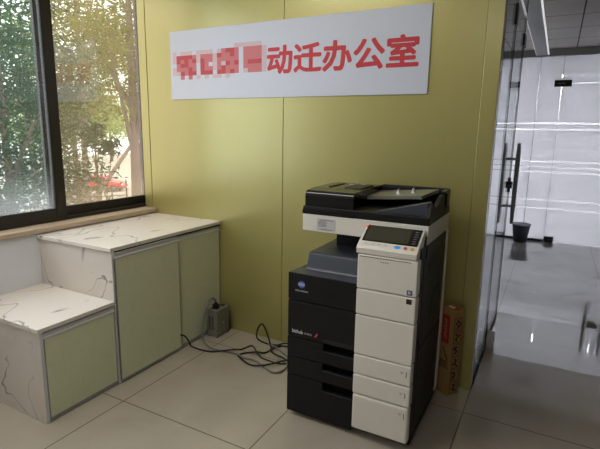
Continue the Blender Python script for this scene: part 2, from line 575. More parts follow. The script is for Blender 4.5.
MB().cyl((GX - 0.05, hy, 0.90), (GX + 0.05, hy, 0.90), 0.009).cyl((GX - 0.05, hy, 1.25), (GX + 0.05, hy, 1.25), 0.009).build('spacer', STEEL, hb)
MB().cyl((GX - 0.028, hy + 0.03, 1.055), (GX + 0.028, hy + 0.03, 1.055), 0.026).box(GX - 0.016, GX + 0.016, hy + 0.015, hy + 0.045, 1.0, 1.11, 0.004).build('lock', STEEL_DARK, d1, smooth=True)

# far frosted partition: fixed panels, a double glass door, transoms
FY = 4.52
wf = sroot('wall_frosted')
def frost(x0, x1, z0, z1, parent, name='frosted_panel'):
    o = MB().box(x0, x1, FY, FY + 0.012, z0, z1).build(name, FROST, parent)
    return o
for x0, x1 in ((-2.74, -1.66), (-1.655, -0.58), (-0.575, -0.31), (-0.305, -0.0425)):
    frost(x0, x1, 0.03, 2.43, wf)
frost(-0.038, 0.65, 2.089, 2.43, wf, 'transom_panel'); frost(0.654, 1.345, 2.089, 2.43, wf, 'transom_panel')
frost(1.35, 1.74, 0.03, 2.43, wf)
MB().box(-2.74, 1.74, FY - 0.03, FY + 0.05, 2.43, 2.52).build('header_beam', BEAM, wf)
MB().box(-2.74, -0.04, FY - 0.006, FY + 0.018, 0.0, 0.03).build('floor_channel', STEEL_DARK, wf)
MB().box(1.35, 1.74, FY - 0.006, FY + 0.018, 0.0, 0.03).build('floor_channel', STEEL_DARK, wf)
for x in (-1.6575, -0.5775, -0.3075, -0.0403):
    MB().box(x - 0.0014, x + 0.0014, FY - 0.001, FY + 0.013, 0.03, 2.43).build('joint', EDGE, wf)
def patch(x0, x1, z0, z1, parent):
    p = MB().box(x0, x1, FY - 0.014, FY + 0.026, z0, z1, 0.003).build('patch_fitting', STEEL_DARK, parent)
    zc = (z0 + z1) / 2
    MB().box(x0 + 0.04, x0 + 0.075, FY - 0.0165, FY - 0.012, zc - 0.006, zc + 0.004, 0.002).box(x0 + 0.085, x0 + 0.12, FY - 0.0165, FY - 0.012, zc - 0.004, zc + 0.006, 0.002).build('bolt', ALU, p)
for i, (x0, x1, hx) in enumerate(((-0.0365, 0.6508, 0.555), (0.6535, 1.343, 0.755))):
    d = sroot('door_%d' % (i + 2))
    frost(x0, x1, 0.010, 2.087, d)
    h = MB()
    for sy in (-1, 1):
        y = FY + 0.006 + sy * 0.05
        h.cyl((hx, y, 0.765), (hx, y, 0.90), 0.011, 0.016, 14).cyl((hx, y, 0.90), (hx, y, 1.30), 0.016, 0.016, 14).cyl((hx, y, 1.30), (hx, y, 1.455), 0.016, 0.011, 14)
    hb = h.build('pull_handle', STEEL, d, smooth=True)
    MB().cyl((hx, FY - 0.045, 0.9), (hx, FY + 0.055, 0.9), 0.009).cyl((hx, FY - 0.045, 1.3), (hx, FY + 0.055, 1.3), 0.009).build('spacer', STEEL, hb)
    if i == 0:
        patch(-0.125, 0.072, 2.05, 2.13, d); patch(-0.038, 0.075, 0.0, 0.075, d); patch(0.60, 0.70, 2.05, 2.13, d)
        MB().box(0.59, 0.72, FY - 0.018, FY + 0.03, 1.02, 1.12, 0.02).build('lock', STEEL_DARK, d)
# lamps of the room behind the frosted wall (out of view, they light the film)
for x in (-1.55, 0.65):
    l = thing('ceiling_light', 'long white ceiling lamp behind the frosted glass wall on the %s side' % ('left' if x < 0 else 'right'), 'ceiling light', (x, 7.2, 2.52))
    MB().box(x - 1.0, x + 1.0, 6.98, 7.42, 2.47, 2.52, 0.004).build('housing', WHITE, l)
    MB().box(x - 0.97, x + 0.97, 7.01, 7.39, 2.462, 2.47).build('diffuser', LAMP2, l)
# ceiling lamps of the near room (above the frame)
for i, (x, y) in enumerate(((-1.75, -1.75), (-0.4, -4.0))):
    l = thing('ceiling_light', ('square white ceiling lamp in front of the gold wall', 'square white ceiling lamp at the back of the room')[i], 'ceiling light', (x, y, 2.8))
    MB().box(x - 0.62, x + 0.62, y - 0.32, y + 0.32, 2.765, 2.80, 0.004).build('housing', WHITE, l)
    MB().box(x - 0.60, x + 0.60, y - 0.30, y + 0.30, 2.757, 2.765).build('diffuser', LAMP, l)

# ================================================================== CABINETS
XF = -2.052
def cabinet(name, label, y0, y1, h, doors):
    c = thing(name, label, 'cabinet', (-2.36, (y0 + y1) / 2, 0))
    MB().box(-2.668, -2.078, y0 + 0.022, y1 - 0.004, 0.02, h - 0.022).build('carcass', WALLP, c)
    MB().box(-2.668, XF + 0.004, y0, y0 + 0.018, 0, h - 0.021, 0.0015).build('side_panel', MARBLE_SIDE, c)
    MB().box(XF + 0.003, XF + 0.005, y0 + 0.001, y0 + 0.017, 0, h - 0.022).build('edge_band', RAIL, c)
    MB().box(-2.080, -2.048, y0 + 0.018, y1 - 0.004, 0, 0.010).box(-2.080, -2.062, y0 + 0.018, y1 - 0.004, 0.0, 0.022).build('bottom_track', ALU, c)
    MB().box(-2.078, -2.062, y0 + 0.018, y1 - 0.004, h - 0.06, h - 0.021).build('top_track', ALU_DARK, c)
    MB().box(-2.085, XF - 0.004, y1 - 0.010, y1 - 0.004, 0.0, h - 0.022).build('end_strip', ALU, c)
    for (a, b, x, zt) in doors:
        d = MB().box(x - 0.014, x, a, b, 0.022, zt - 0.030, 0.001).build('door', GREEN, c)
        e = MB().box(x - 0.014, x + 0.001, a, a + 0.005, 0.022, zt - 0.03).box(x - 0.014, x + 0.001, b - 0.005, b, 0.022, zt - 0.03)
        e.box(x - 0.014, x + 0.002, a, b, 0.012, 0.024)
        e.build('edge_trim', TRIM, d)
        MB().prism([(x - 0.014, zt - 0.032), (x + 0.003, zt - 0.032), (x + 0.004, zt - 0.026), (x - 0.001, zt - 0.020), (x + 0.002, zt - 0.006), (x + 0.006, zt), (x - 0.014, zt)], 'y', a, b).build('handle_rail', RAIL, d)
    return c
cabinet('tall_cabinet', 'taller marble sided cabinet with two sage green glass doors against the gold wall', -0.9455, 0.0, 0.793,
        [(-0.452, -0.012, -2.054, 0.758), (-0.934, -0.440, -2.040, 0.763)])
cabinet('low_cabinet', 'lower marble sided cabinet with one green glass door at the left edge', -1.3805, -0.9475, 0.493,
        [(-1.360, -0.949, -2.050, 0.465)])
tag(MB().box(-2.670, -2.040, -0.958, -0.006, 0.773, 0.794, 0.002).build('marble_countertop', MARBLE),
    'higher white marble countertop with thin grey veins below the window', 'countertop')
tag(MB().box(-2.670, -2.042, -1.390, -0.9475, 0.4725, 0.4935, 0.002).build('marble_countertop', MARBLE),
    'lower white marble countertop on the short cabinet at the left edge', 'countertop')

# ================================================================== SIGN
sg = thing('wall_sign', 'long white sign board with red Chinese characters high on the gold wall', 'sign', (-1.549, -0.010, 1.63))
MB().prism([(-2.4535, 1.632), (-0.6445, 1.632), (-0.6445, 2.0856), (-2.4535, 2.0856)], 'y', -0.014, -0.005, 0.001).build('board', WHITE_COOL, sg)
text_mesh('动迁办公室', 'lettering', RED, sg, 0.2, lambda x, y, l: (x, -0.0142 - l, y), fit=(-1.649, -0.705, 1.775, 1.939), fat=0.0058)
rows = ["0000000000000001111110", "1011101111012332022221", "1333321222132232022221", "1323231322122222022221",
        "0233220320121323023331", "1222320322123222022221", "1132330333033232012221", "0020201010110100000000"]
x0, z0, cw, ch = -2.432, 1.975, 0.0352, 0.0265
for c0, c1 in ((0, 5), (5, 10), (10, 15), (15, 22)):
    for q in [MB()]:
        lv = []
        for r, row in enumerate(rows):
            for c in range(c0, c1):
                k = int(row[c])
                if k:
                    a = x0 + c * cw; t = z0 - r * ch
                    q.raw([(a, -0.0146, t - ch), (a + cw, -0.0146, t - ch), (a + cw, -0.0146, t), (a, -0.0146, t)], [(0, 1, 2, 3)])
                    lv.append(k - 1)
        o = q.build('pixelated_character', MOS[0], sg)
        o.data.materials.append(MOS[1]); o.data.materials.append(MOS[2])
        for p, k in zip(o.data.polygons, lv): p.material_index = k

# ================================================================== COPIER
xL, xM, xR, yF, yB = -1.081, -0.724, -0.453, -0.720, -0.165
cp = thing('photocopier', 'large black and white office photocopier with touch screen standing by the gold wall', 'photocopier', (-0.77, -0.43, 0))
MB().box(xL + 0.002, xR - 0.004, yF + 0.055, yB, 0.045, 0.752, 0.004).box(xM + 0.002, xR - 0.004, yF + 0.03, yB, 0.70, 0.944, 0.004)\
    .box(xL + 0.002, -0.90, yF + 0.018, yF + 0.06, 0.045, 0.745).build('body', BLACK, cp)
MB().box(xL + 0.03, xR - 0.002, yF + 0.03, yB, 0.022, 0.05, 0.004).build('base', BLACK, cp)
for x in (xL + 0.07, xR - 0.06):
    for y in (yF + 0.09, yB - 0.06):
        MB().cyl((x - 0.012, y, 0.022), (x + 0.012, y, 0.022), 0.022).box(x - 0.018, x + 0.018, y - 0.01, y + 0.01, 0.022, 0.03).build('caster', RUBBER, cp)
# black front covers
fc = MB().box(xL, xM, yF, yF + 0.035, 0.623, 0.757, 0.003).build('upper_front_cover', BLACK, cp)
md = MB().box(xL, xM, yF, yF + 0.03, 0.4335, 0.618, 0.003).build('front_door', BLACK, cp)
MB().box(-0.885, xM - 0.003, yF - 0.0008, yF + 0.004, 0.4335, 0.4545, 0.001).build('handle_recess', RUBBER, md)
text_mesh('bizhub', 'lettering', PALEINK, md, 0.03, lambda x, y, l: (x, yF - 0.0006 - l, y), fit=(-1.054, -0.996, 0.4545, 0.4715), fat=0.0007)
text_mesh('C450i', 'lettering', PALEINK, md, 0.03, lambda x, y, l: (x, yF - 0.0006, y), fit=(-0.988, -0.948, 0.455, 0.4655))
MB().prism([(-0.934, 0.453), (-0.925, 0.453), (-0.914, 0.472), (-0.923, 0.472)], 'y', yF - 0.001, yF).build('colour_mark', plain('magenta_mark', (214, 70, 90), 0.5), md)
# globe emblem and maker's name
MB().cyl((-1.008, yF - 0.0008, 0.705), (-1.008, yF, 0.705), 0.018, n=28).build('emblem', plain('blue_emblem', (44, 92, 190), 0.4), fc)
e2 = MB()
for k, w in enumerate((0.012, 0.017, 0.018, 0.017, 0.012)):
    zc = 0.705 + (k - 2) * 0.0045
    e2.box(-1.008 - w, -1.008 + w, yF - 0.0014, yF - 0.0006, zc - 0.0004 - 0.0006 * (2 - abs(k - 2)), zc + 0.0004 + 0.0006 * (2 - abs(k - 2)))
e2.build('emblem_stripes', PALEINK, fc)
text_mesh('KONICA MINOLTA', 'lettering', PALEINK, fc, 0.01, lambda x, y, l: (x, yF - 0.0006, y), bold=0.0001, fit=(-1.041, -0.972, 0.668, 0.677))
# paper drawers with a handle notch at the right of each black front
def drawer(z0, z1, notch0, notch1, wz0, wz1, digit, lz):
    d = MB()
    d.prism([(xL, z0), (xM, z0), (xM, notch0), (-0.886, notch0), (-0.886, notch1), (xM, notch1) if notch1 < z1 - 0.002 else (-0.886, z1), (xM, z1) if notch1 < z1 - 0.002 else (-0.889, z1), (xL, z1)], 'y', yF, yF + 0.02)
    dr = d.build('paper_drawer', BLACK, cp)
    MB().prism([(yF, notch0 - 0.001), (yF + 0.05, notch0 - 0.03), (yF + 0.05, notch0 - 0.034), (yF, notch0 - 0.008)], 'x', -0.884, xM - 0.002).build('grip', SLATE if digit == 'x' else BLACK_GLOSS, dr)
    lip = MB().box(-0.886, xM, yF - 0.0015, yF + 0.002, notch0 - 0.004, notch0, 0.001)
    lip.build('grip_lip_highlight', SLATE, dr)  # slate tone paints the highlight line along each grip edge
    wp = MB().box(-0.722, -0.455, yF - 0.018, yF + 0.03, wz0, wz1, 0.006 if wz0 > 0.1 else 0.012, 3).build('white_front', WHITE, dr)
    MB().box(-0.502, -0.486, yF - 0.0186, yF - 0.017, lz + 0.004, lz + 0.016).build('size_card', plain('pale_card', (206, 200, 190), 0.6), wp)
    text_mesh(digit, 'lettering', GREYINK, wp, 0.012, lambda x, y, l: (x, yF - 0.0190, y), fit=(-0.4965, -0.4925, lz + 0.006, lz + 0.014))
    MB().box(-0.4775, -0.4735, yF - 0.0186, yF - 0.017, lz - 0.010, lz + 0.018).build('level_gauge', GREYINK, wp)
drawer(0.3295, 0.4295, 0.3925, 0.4295, 0.3345, 0.4285, '1', 0.385)
drawer(0.2315, 0.3255, 0.2915, 0.3255, 0.2345, 0.3305, '2', 0.285)
drawer(0.026, 0.2275, 0.184, 0.2275, 0.052, 0.2305, '3', 0.185)
# white covers above the drawers
for i, (a, b) in enumerate(((0.7455, 0.902), (0.624, 0.7415), (0.4325, 0.620))):
    w = MB().box(-0.722, -0.455, yF - 0.018, yF + 0.04, a, b, 0.005, 3).build('white_cover', WHITE, cp)
    if i == 0:
        MB().box(-0.712, -0.484, yF - 0.0185, yF - 0.017, 0.8915, 0.8945).build('card_slot', GREYINK, w)
        mk = MB()
        for k in range(4): mk.box(-0.617 + k * 0.010, -0.612 + k * 0.010, yF - 0.0186, yF - 0.017, 0.8745, 0.879)
        mk.build('indicator', GREYINK, w)
        st = MB().box(-0.496, -0.472, yF - 0.0188, yF - 0.017, 0.752, 0.774).build('sticker', plain('blue_sticker', (70, 96, 130), 0.5), w)
        MB().box(-0.490, -0.480, yF - 0.0192, yF - 0.0186, 0.757, 0.769).build('sticker_print', PALEINK, st)
    if i == 1:
        MB().box(-0.496, -0.472, yF - 0.0188, yF - 0.017, 0.712, 0.734).build('sticker', INK, w)
# control panel
pan = [(yF - 0.019, 0.905), (yF - 0.021, 0.930), (yF - 0.012, 0.9405), (-0.622, 1.013), (-0.610, 1.012), (-0.605, 0.99), (-0.66, 0.905)]
cpn = MB().prism(pan, 'x', -0.730, -0.462, 0.003).build('control_panel', WHITE, cp)
s0 = Vector((0, yF - 0.012, 0.9405)); s1 = Vector((0, -0.622, 1.013)); sd = (s1 - s0).normalized(); sn = Vector((0, -sd.z, sd.y)); sl = (s1 - s0).length
def on_panel(x, t, lift): 
    p = s0 + sd * (t * sl) + sn * lift
    return (x, p.y, p.z)
def panel_box(xa, xb, ta, tb, l0, l1, mat, name, parent, shear=0.0):
    mb = MB()
    vs = [on_panel(x, t, l) for l in (l0, l1) for (x, t) in ((xa, ta), (xb, ta), (xb, tb), (xa, tb))]
    mb.raw(vs, [(0, 1, 2, 3), (4, 5, 6, 7), (0, 1, 5, 4), (1, 2, 6, 5), (2, 3, 7, 6), (3, 0, 4, 7)])
    return mb.build(name, mat, parent)
scr = panel_box(-0.717, -0.472, 0.22, 0.975, -0.001, 0.0022, plain('dark_screen_glass', (16, 16, 16), 0.08), 'touch_screen', cpn)
panel_box(-0.709, -0.514, 0.27, 0.94, 0.0018, 0.0026, plain('screen_olive_reflection', (58, 58, 44), 0.10, spec=0.7), 'display', scr)  # display colour holds a painted dark olive reflection
for k in range(6):
    panel_box(-0.499, -0.484, 0.30 + k * 0.105, 0.345 + k * 0.105, 0.002, 0.0027, GREYINK, 'touch_key', scr)
for x, w, c, nme in ((-0.552, 0.014, emit('blue_lit_button', (40, 140, 220), 0.25), 'start_button'), (-0.517, 0.008, plain('red_button', (200, 96, 80), 0.4), 'stop_button'), (-0.488, 0.009, plain('orange_button', (226, 170, 84), 0.4), 'reset_button')):
    p = on_panel(x, 0.09, 0.0)
    a = [on_panel(x + w * math.cos(2 * PI * k / 20), 0.09 + 0.058 * math.sin(2 * PI * k / 20), l) for l in (0.0, 0.003) for k in range(20)]
    MB().raw(a, [tuple(range(20)), tuple(range(20, 40))] + [(k, (k + 1) % 20, 20 + (k + 1) % 20, 20 + k) for k in range(20)]).build(nme, c, cpn)
for x in (-0.700, -0.665, -0.640, -0.610):
    panel_box(x, x + 0.012, 0.09, 0.14, 0.0, 0.001, PALEINK, 'key_mark', cpn)
panel_box(-0.7245, -0.718, 0.86, 0.95, 0.0, 0.003, emit('red_lamp', (255, 60, 50), 0.8), 'status_lamp', cpn)
MB().prism([(-0.66, 0.90), (-0.605, 0.985), (-0.585, 0.985), (-0.585, 0.90)], 'x', -0.500, -0.4575, 0.003).build('panel_bracket', BLACK, cp)
# output bin, column, scanner
MB().prism([(-0.640, 0.752), (-0.628, 0.765), (-0.602, 0.832), (-0.592, 0.838), (-0.30, 0.842), (-0.24, 0.85), (-0.24, 0.752)], 'x', -1.032, xM + 0.004, 0.004).build('output_bin', SLATE, cp)
MB().box(xL + 0.003, xM, yF + 0.002, -0.62, 0.748, 0.7575, 0.003).build('front_ledge', SLATE, cp)
MB().box(-0.975, xR - 0.006, -0.40, yB, 0.75, 0.947, 0.004).box(xM + 0.004, xR - 0.006, -0.62, yB, 0.75, 0.947, 0.004).build('column', BLACK, cp)
sc = MB().box(-1.071, xR, -0.602, yB + 0.002, 0.944, 1.0285, 0.004, 2).build('scanner_unit', WHITE, cp)
stk = MB().box(-0.992, -0.892, -0.6028, -0.601, 0.953, 1.012).build('asset_sticker', plain('grey_sticker', (196, 192, 194), 0.5), sc)
st2 = MB()
for k in range(5): st2.box(-0.984, -0.942 + (k % 2) * 0.004, -0.6032, -0.6026, 0.972 + k * 0.006, 0.9745 + k * 0.006)
st2.box(-0.976, -0.906, -0.6032, -0.6026, 1.003, 1.006).box(-0.974, -0.91, -0.6032, -0.6026, 0.958, 0.961)
st2.build('sticker_print', GREYINK, stk)
# lid and document feeder
lid = MB().box(-1.071, xR, -0.602, yB, 1.0285, 1.067, 0.005, 2).build('scanner_lid', BLACK, cp)
MB().box(-1.072, -0.80, -0.604, -0.595, 1.0285, 1.052, 0.001).build('lid_grip', BLACK_GLOSS, lid)
prof = [(-0.598, 1.066), (-0.600, 1.118), (-0.594, 1.134), (-0.578, 1.143), (-0.50, 1.150), (-0.30, 1.152), (-0.19, 1.148), (-0.172, 1.135), (-0.172, 1.066)]
af = MB().prism(prof, 'x', -1.062, -0.806, 0.004).build('feeder_housing', BLACK_GLOSS, cp)
MB().prism([(-0.50, 1.150), (-0.47, 1.158), (-0.33, 1.159), (-0.30, 1.152)], 'x', -0.900, -0.812, 0.002).box(-1.0, -0.985, -0.46, -0.28, 1.150, 1.1545).build('feeder_cover', BLACK, af)
MB().box(-0.93, -0.875, -0.27, -0.262, 1.151, 1.1535).box(-0.955, -0.93, -0.30, -0.292, 1.151, 1.1535).box(-0.91, -0.895, -0.285, -0.245, 1.151, 1.1535).build('feeder_marking', PALEINK, af)
MB().prism([(-0.72, 1.064), (-0.475, 1.126), (-0.468, 1.126), (-0.468, 1.064)], 'y', -0.580, -0.515, 0.003).build('output_stop', SLATE, cp)
MB().prism([(-0.596, 1.064), (-0.568, 1.126), (-0.47, 1.093), (-0.35, 1.134), (-0.30, 1.134), (-0.30, 1.064)], 'x', -0.474, xR - 0.001, 0.001).build('side_guard', BLACK, cp)
def slab(q, th):
    return MB().raw([p for p in q] + [(p[0], p[1], p[2] - th) for p in q], [(0, 1, 2, 3), (7, 6, 5, 4), (0, 1, 5, 4), (1, 2, 6, 5), (2, 3, 7, 6), (3, 0, 4, 7)])
it = slab([(-0.806, -0.42, 1.114), (-0.538, -0.41, 1.134), (-0.500, -0.225, 1.150), (-0.806, -0.21, 1.122)], 0.016).build('input_tray', plain('grey_plastic_tray', (134, 134, 122), 0.3), cp)
for gx, gy, gz in ((-0.668, -0.36, 1.124), (-0.602, -0.33, 1.131)):
    MB().prism([(gx - 0.010, gz), (gx + 0.013, gz), (gx, gz + 0.030)], 'y', gy - 0.012, gy + 0.012).build('paper_guide', PAPER, it)
MB().box(-0.81, xR - 0.001, -0.205, yB, 1.060, 1.153, 0.010, 3).build('feeder_rear_wall', BLACK, cp)
MB().prism([(-0.30, 1.150), (-0.19, 1.150), (-0.19, 1.066), (-0.205, 1.066), (-0.205, 1.135), (-0.28, 1.135)], 'x', -0.476, xR - 0.001, 0.002).build('side_bracket', plain('grey_green_plastic', (86, 86, 74), 0.4), cp)
# right side: panels, handle, white rear cover
MB().box(xR - 0.006, xR - 0.001, -0.60, -0.205, 0.885, 0.935, 0.001).build('side_cover', BLACK, cp)
sp = MB().box(xR - 0.006, xR, -0.64, -0.205, 0.475, 0.878, 0.002).build('side_door', BLACK, cp)
MB().prism([(-0.48, 0.56), (-0.44, 0.66), (-0.30, 0.70), (-0.26, 0.66), (-0.26, 0.60), (-0.28, 0.60), (-0.28, 0.655), (-0.31, 0.682), (-0.43, 0.645), (-0.465, 0.56)], 'x', xR - 0.001, xR + 0.0015).build('door_handle', RUBBER, sp)
MB().box(xR - 0.001, xR + 0.001, -0.54, -0.32, 0.79, 0.85, 0.001).build('door_vent', BLACK, sp)
MB().box(xR - 0.006, xR, -0.64, -0.205, 0.08, 0.468, 0.002).build('lower_side_cover', BLACK, cp)
MB().box(xR - 0.006, xR - 0.001, yF + 0.03, -0.646, 0.06, 0.93, 0.001).build('front_side_strip', BLACK, cp)
MB().prism([(-0.196, 0.945), (-0.165, 0.945), (-0.150, 0.40), (-0.150, 0.06), (-0.215, 0.055), (-0.215, 0.19), (-0.200, 0.28), (-0.196, 0.34)], 'x', -0.52, xR + 0.004, 0.002).build('rear_cover', WHITE, cp)

# ================================================================== GREY POWER BOX, CABLES
bx = thing('power_supply_box', 'small grey metal power box with side vents in the corner beside the green cabinet', 'power box', (-1.988, -0.115, 0))
MB().box(-2.030, -1.946, -0.188, -0.042, 0.006, 0.200, 0.006, 2).build('housing', GREYBOX, bx)
vt = MB()
for c in (-2.018, -1.992):
    for k in range(11):
        vt.box(c, c + 0.016, -0.1890, -0.1875, 0.055 + k * 0.009, 0.060 + k * 0.009)
vt.build('vent_grille', INK, bx)
for y, z in ((-0.17, 0.185), (-0.06, 0.185), (-0.115, 0.165), (-0.06, 0.03), (-0.17, 0.03), (-0.12, 0.095)):
    MB().cyl((-1.9465, y, z), (-1.9440, y, z), 0.007 if z == 0.095 else 0.004, n=12).build('screw', ALU, bx)
MB().box(-2.012, -1.965, -0.165, -0.125, 0.199, 0.205, 0.001).build('socket', RUBBER, bx)
MB().box(-2.004, -1.966, -0.095, -0.06, 0.199, 0.203, 0.001).build('socket', RUBBER, bx)
for sx in (-2.022, -1.954):
    for sy in (-0.178, -0.052):
        MB().cyl((sx, sy, 0), (sx, sy, 0.008), 0.006, n=10).build('foot', RUBBER, bx)
gc = thing('grey_cable', 'thick grey cable plugged into the top of the grey power box', 'cable', (-1.99, -0.15, 0))
MB().tube([(-1.988, -0.145, 0.235), (-1.99, -0.150, 0.262), (-1.99, -0.178, 0.282), (-1.99, -0.215, 0.274), (-1.99, -0.255, 0.215), (-1.992, -0.278, 0.15), (-1.992, -0.288, 0.08), (-1.985, -0.292, 0.03),
           (-1.945, -0.313, 0.009), (-1.857, -0.343, 0.008), (-1.776, -0.332, 0.008), (-1.697, -0.322, 0.008), (-1.615, -0.343, 0.008), (-1.534, -0.339, 0.009), (-1.447, -0.375, 0.008),
           (-1.364, -0.407, 0.008), (-1.325, -0.385, 0.008), (-1.319, -0.317, 0.008), (-1.356, -0.226, 0.014), (-1.411, -0.172, 0.008), (-1.5, -0.134, 0.016), (-1.586, -0.091, 0.007)], 0.0065).build('sheath', GREYCORD, gc, smooth=True)
MB().box(-2.006, -1.970, -0.162, -0.128, 0.2055, 0.232, 0.004).cyl((-1.988, -0.145, 0.230), (-1.988, -0.145, 0.242), 0.010, n=12).build('plug', RUBBER, gc)
tag(MB().tube([(-2.030, -0.456, 0.112), (-2.024, -0.424, 0.090), (-2.018, -0.400, 0.050), (-2.008, -0.385, 0.010), (-1.926, -0.391, 0.006), (-1.849, -0.375, 0.006), (-1.781, -0.349, 0.016), (-1.726, -0.306, 0.020), (-1.697, -0.25, 0.006),
               (-1.667, -0.172, 0.006), (-1.59, -0.231, 0.006), (-1.523, -0.282, 0.006), (-1.451, -0.294, 0.006), (-1.386, -0.295, 0.006), (-1.31, -0.25, 0.006), (-1.22, -0.16, 0.006), (-1.10, -0.10, 0.006)], 0.0048).build('black_cable', RUBBER, smooth=True),
    'thin black cord coming out between the green cabinet doors onto the floor', 'cable')
tag(MB().tube([(-1.02, -0.07, 0.006), (-1.448, -0.066, 0.006), (-1.504, -0.099, 0.006), (-1.512, -0.141, 0.016), (-1.535, -0.213, 0.006), (-1.578, -0.249, 0.016), (-1.642, -0.279, 0.006), (-1.665, -0.324, 0.006), (-1.619, -0.372, 0.018),
               (-1.528, -0.397, 0.006), (-1.448, -0.385, 0.018), (-1.396, -0.33, 0.020), (-1.36, -0.27, 0.020), (-1.25, -0.13, 0.012), (-1.05, -0.04, 0.006)], 0.0055).build('black_cable', RUBBER, smooth=True),
    'black cord lying in a flat loop on the floor beside the photocopier', 'cable')
tag(MB().tube([(-1.0, -0.05, 0.02), (-1.42, -0.06, 0.030), (-1.53, -0.085, 0.007), (-1.625, -0.09, 0.006), (-1.690, -0.075, 0.020), (-1.700, -0.055, 0.07), (-1.668, -0.05, 0.117), (-1.636, -0.052, 0.085), (-1.600, -0.07, 0.035), (-1.55, -0.12, 0.007), (-1.505, -0.181, 0.007), (-1.452, -0.213, 0.012), (-1.392, -0.246, 0.026), (-1.30, -0.25, 0.02), (-1.05, -0.10, 0.012)], 0.0055).build('black_cable', RUBBER, smooth=True),
    'black cord standing up in a loop against the gold wall', 'cable')

# ================================================================== CARTON
ca = math.atan2(0.066, 0.043)
ct = thing('cardboard_carton', 'tall narrow brown cardboard carton with red label leaning in behind the photocopier', 'carton', (-0.3935, -0.140, 0), ca - PI / 2 + 0.0)
# local frame: +y runs along the right face, -x along the left face
def cbox(x0, x1, y0, y1, z0, z1, b=0.0): return MB().box(x0, x1, y0, y1, z0, z1, b)
ct['_o'] = (0, 0, 0)
cbox(-0.084, 0, 0, 0.078, 0, 0.497, 0.002).build('body', CARD, ct)
mbk = MB()
for k in range(6):
    zc = 0.045 + k * 0.074
    mbk.box(0, 0.0006, 0.012, 0.0150, zc - 0.034, zc + 0.034).box(0, 0.0006, 0.0635, 0.0665, zc - 0.034, zc + 0.034).box(0, 0.0006, 0.013, 0.0658, zc + 0.031, zc + 0.034).box(0, 0.0006, 0.013, 0.0658, zc - 0.034, zc - 0.031)
    rr = random.Random(k)
    for j in range(4):
        cy = 0.029 + rr.random() * 0.020; cz = zc - 0.018 + j * 0.011; w = 0.008 + rr.random() * 0.008; a = rr.uniform(-0.8, 0.8)
        mbk.raw([(0.0006, cy + u * math.cos(a) - v * math.sin(a), cz + u * math.sin(a) + v * math.cos(a)) for u, v in ((-w, -0.005), (w, -0.003), (w, 0.004), (-w * 0.6, 0.006))], [(0, 1, 2, 3)])
mbk.build('printed_icons', INK, ct)
lb = MB().box(-0.072, -0.022, -0.0008, 0, 0.300, 0.462).build('red_label', REDLABEL, ct)
l2 = MB()
for k in range(9): l2.box(-0.050 - 0.004 * (k % 3), -0.040, -0.0014, -0.0006, 0.325 + k * 0.013, 0.333 + k * 0.013)
l2.build('label_print', plain('pale_red_print', (190, 120, 110), 0.6), lb)
l3 = MB()
l3.raw([(-0.060, -0.0007, 0.275), (-0.054, -0.0007, 0.280), (-0.016, -0.0007, 0.205), (-0.022, -0.0007, 0.200)], [(0, 1, 2, 3)])
for k in range(4): l3.box(-0.075, -0.018 + 0.002 * k, -0.0008, 0, 0.192 - k * 0.012, 0.197 - k * 0.012)
l3.build('printed_stripes', INK, ct)
MB().box(-0.05, -0.036, -0.0008, 0, 0.10, 0.118).build('round_seal', plain('pale_blue_print', (110, 130, 140), 0.6), ct)
MB().box(-0.070, -0.002, 0.020, 0.056, 0.497, 0.4978).build('red_tape', REDLABEL, ct)
MB().box(-0.066, -0.030, 0.028, 0.046, 0.4978, 0.4984).build('tape_print', PAPER, ct)

# ================================================================== CORRIDOR OBJECTS
rl = thing('paper_roll', 'short white paper roll lying at the foot of the glass door', 'roll', (-0.27, 0.665, 0))
MB().cyl((-0.289, 0.665, 0.056), (-0.244, 0.665, 0.056), 0.050, n=32).build('paper', PAPER, rl, smooth=True)
MB().cyl((-0.2442, 0.665, 0.056), (-0.2425, 0.665, 0.056), 0.017, n=20).build('core', plain('brown_core', (110, 90, 70), 0.8), rl)
MB().box(-0.289, -0.246, 0.62, 0.69, 0.0, 0.006).build('loose_end', PAPER, rl)
bn = thing('waste_bin', 'dark slate blue flared waste bin on the corridor floor by the frosted wall', 'bin', (-0.325, 4.36, 0))
MB().lathe(-0.325, 4.36, [(0.080, 0.0), (0.085, 0.01), (0.112, 0.235), (0.106, 0.235), (0.080, 0.015), (0.001, 0.012)]).build('bucket', plain('slate_bin_plastic', (84, 96, 108), 0.45), bn, smooth=True)
MB().lathe(-0.325, 4.36, [(0.110, 0.228), (0.122, 0.232), (0.124, 0.245), (0.106, 0.247), (0.104, 0.236)]).build('rim', plain('pale_blue_rim', (150, 160, 172), 0.4), bn, smooth=True)

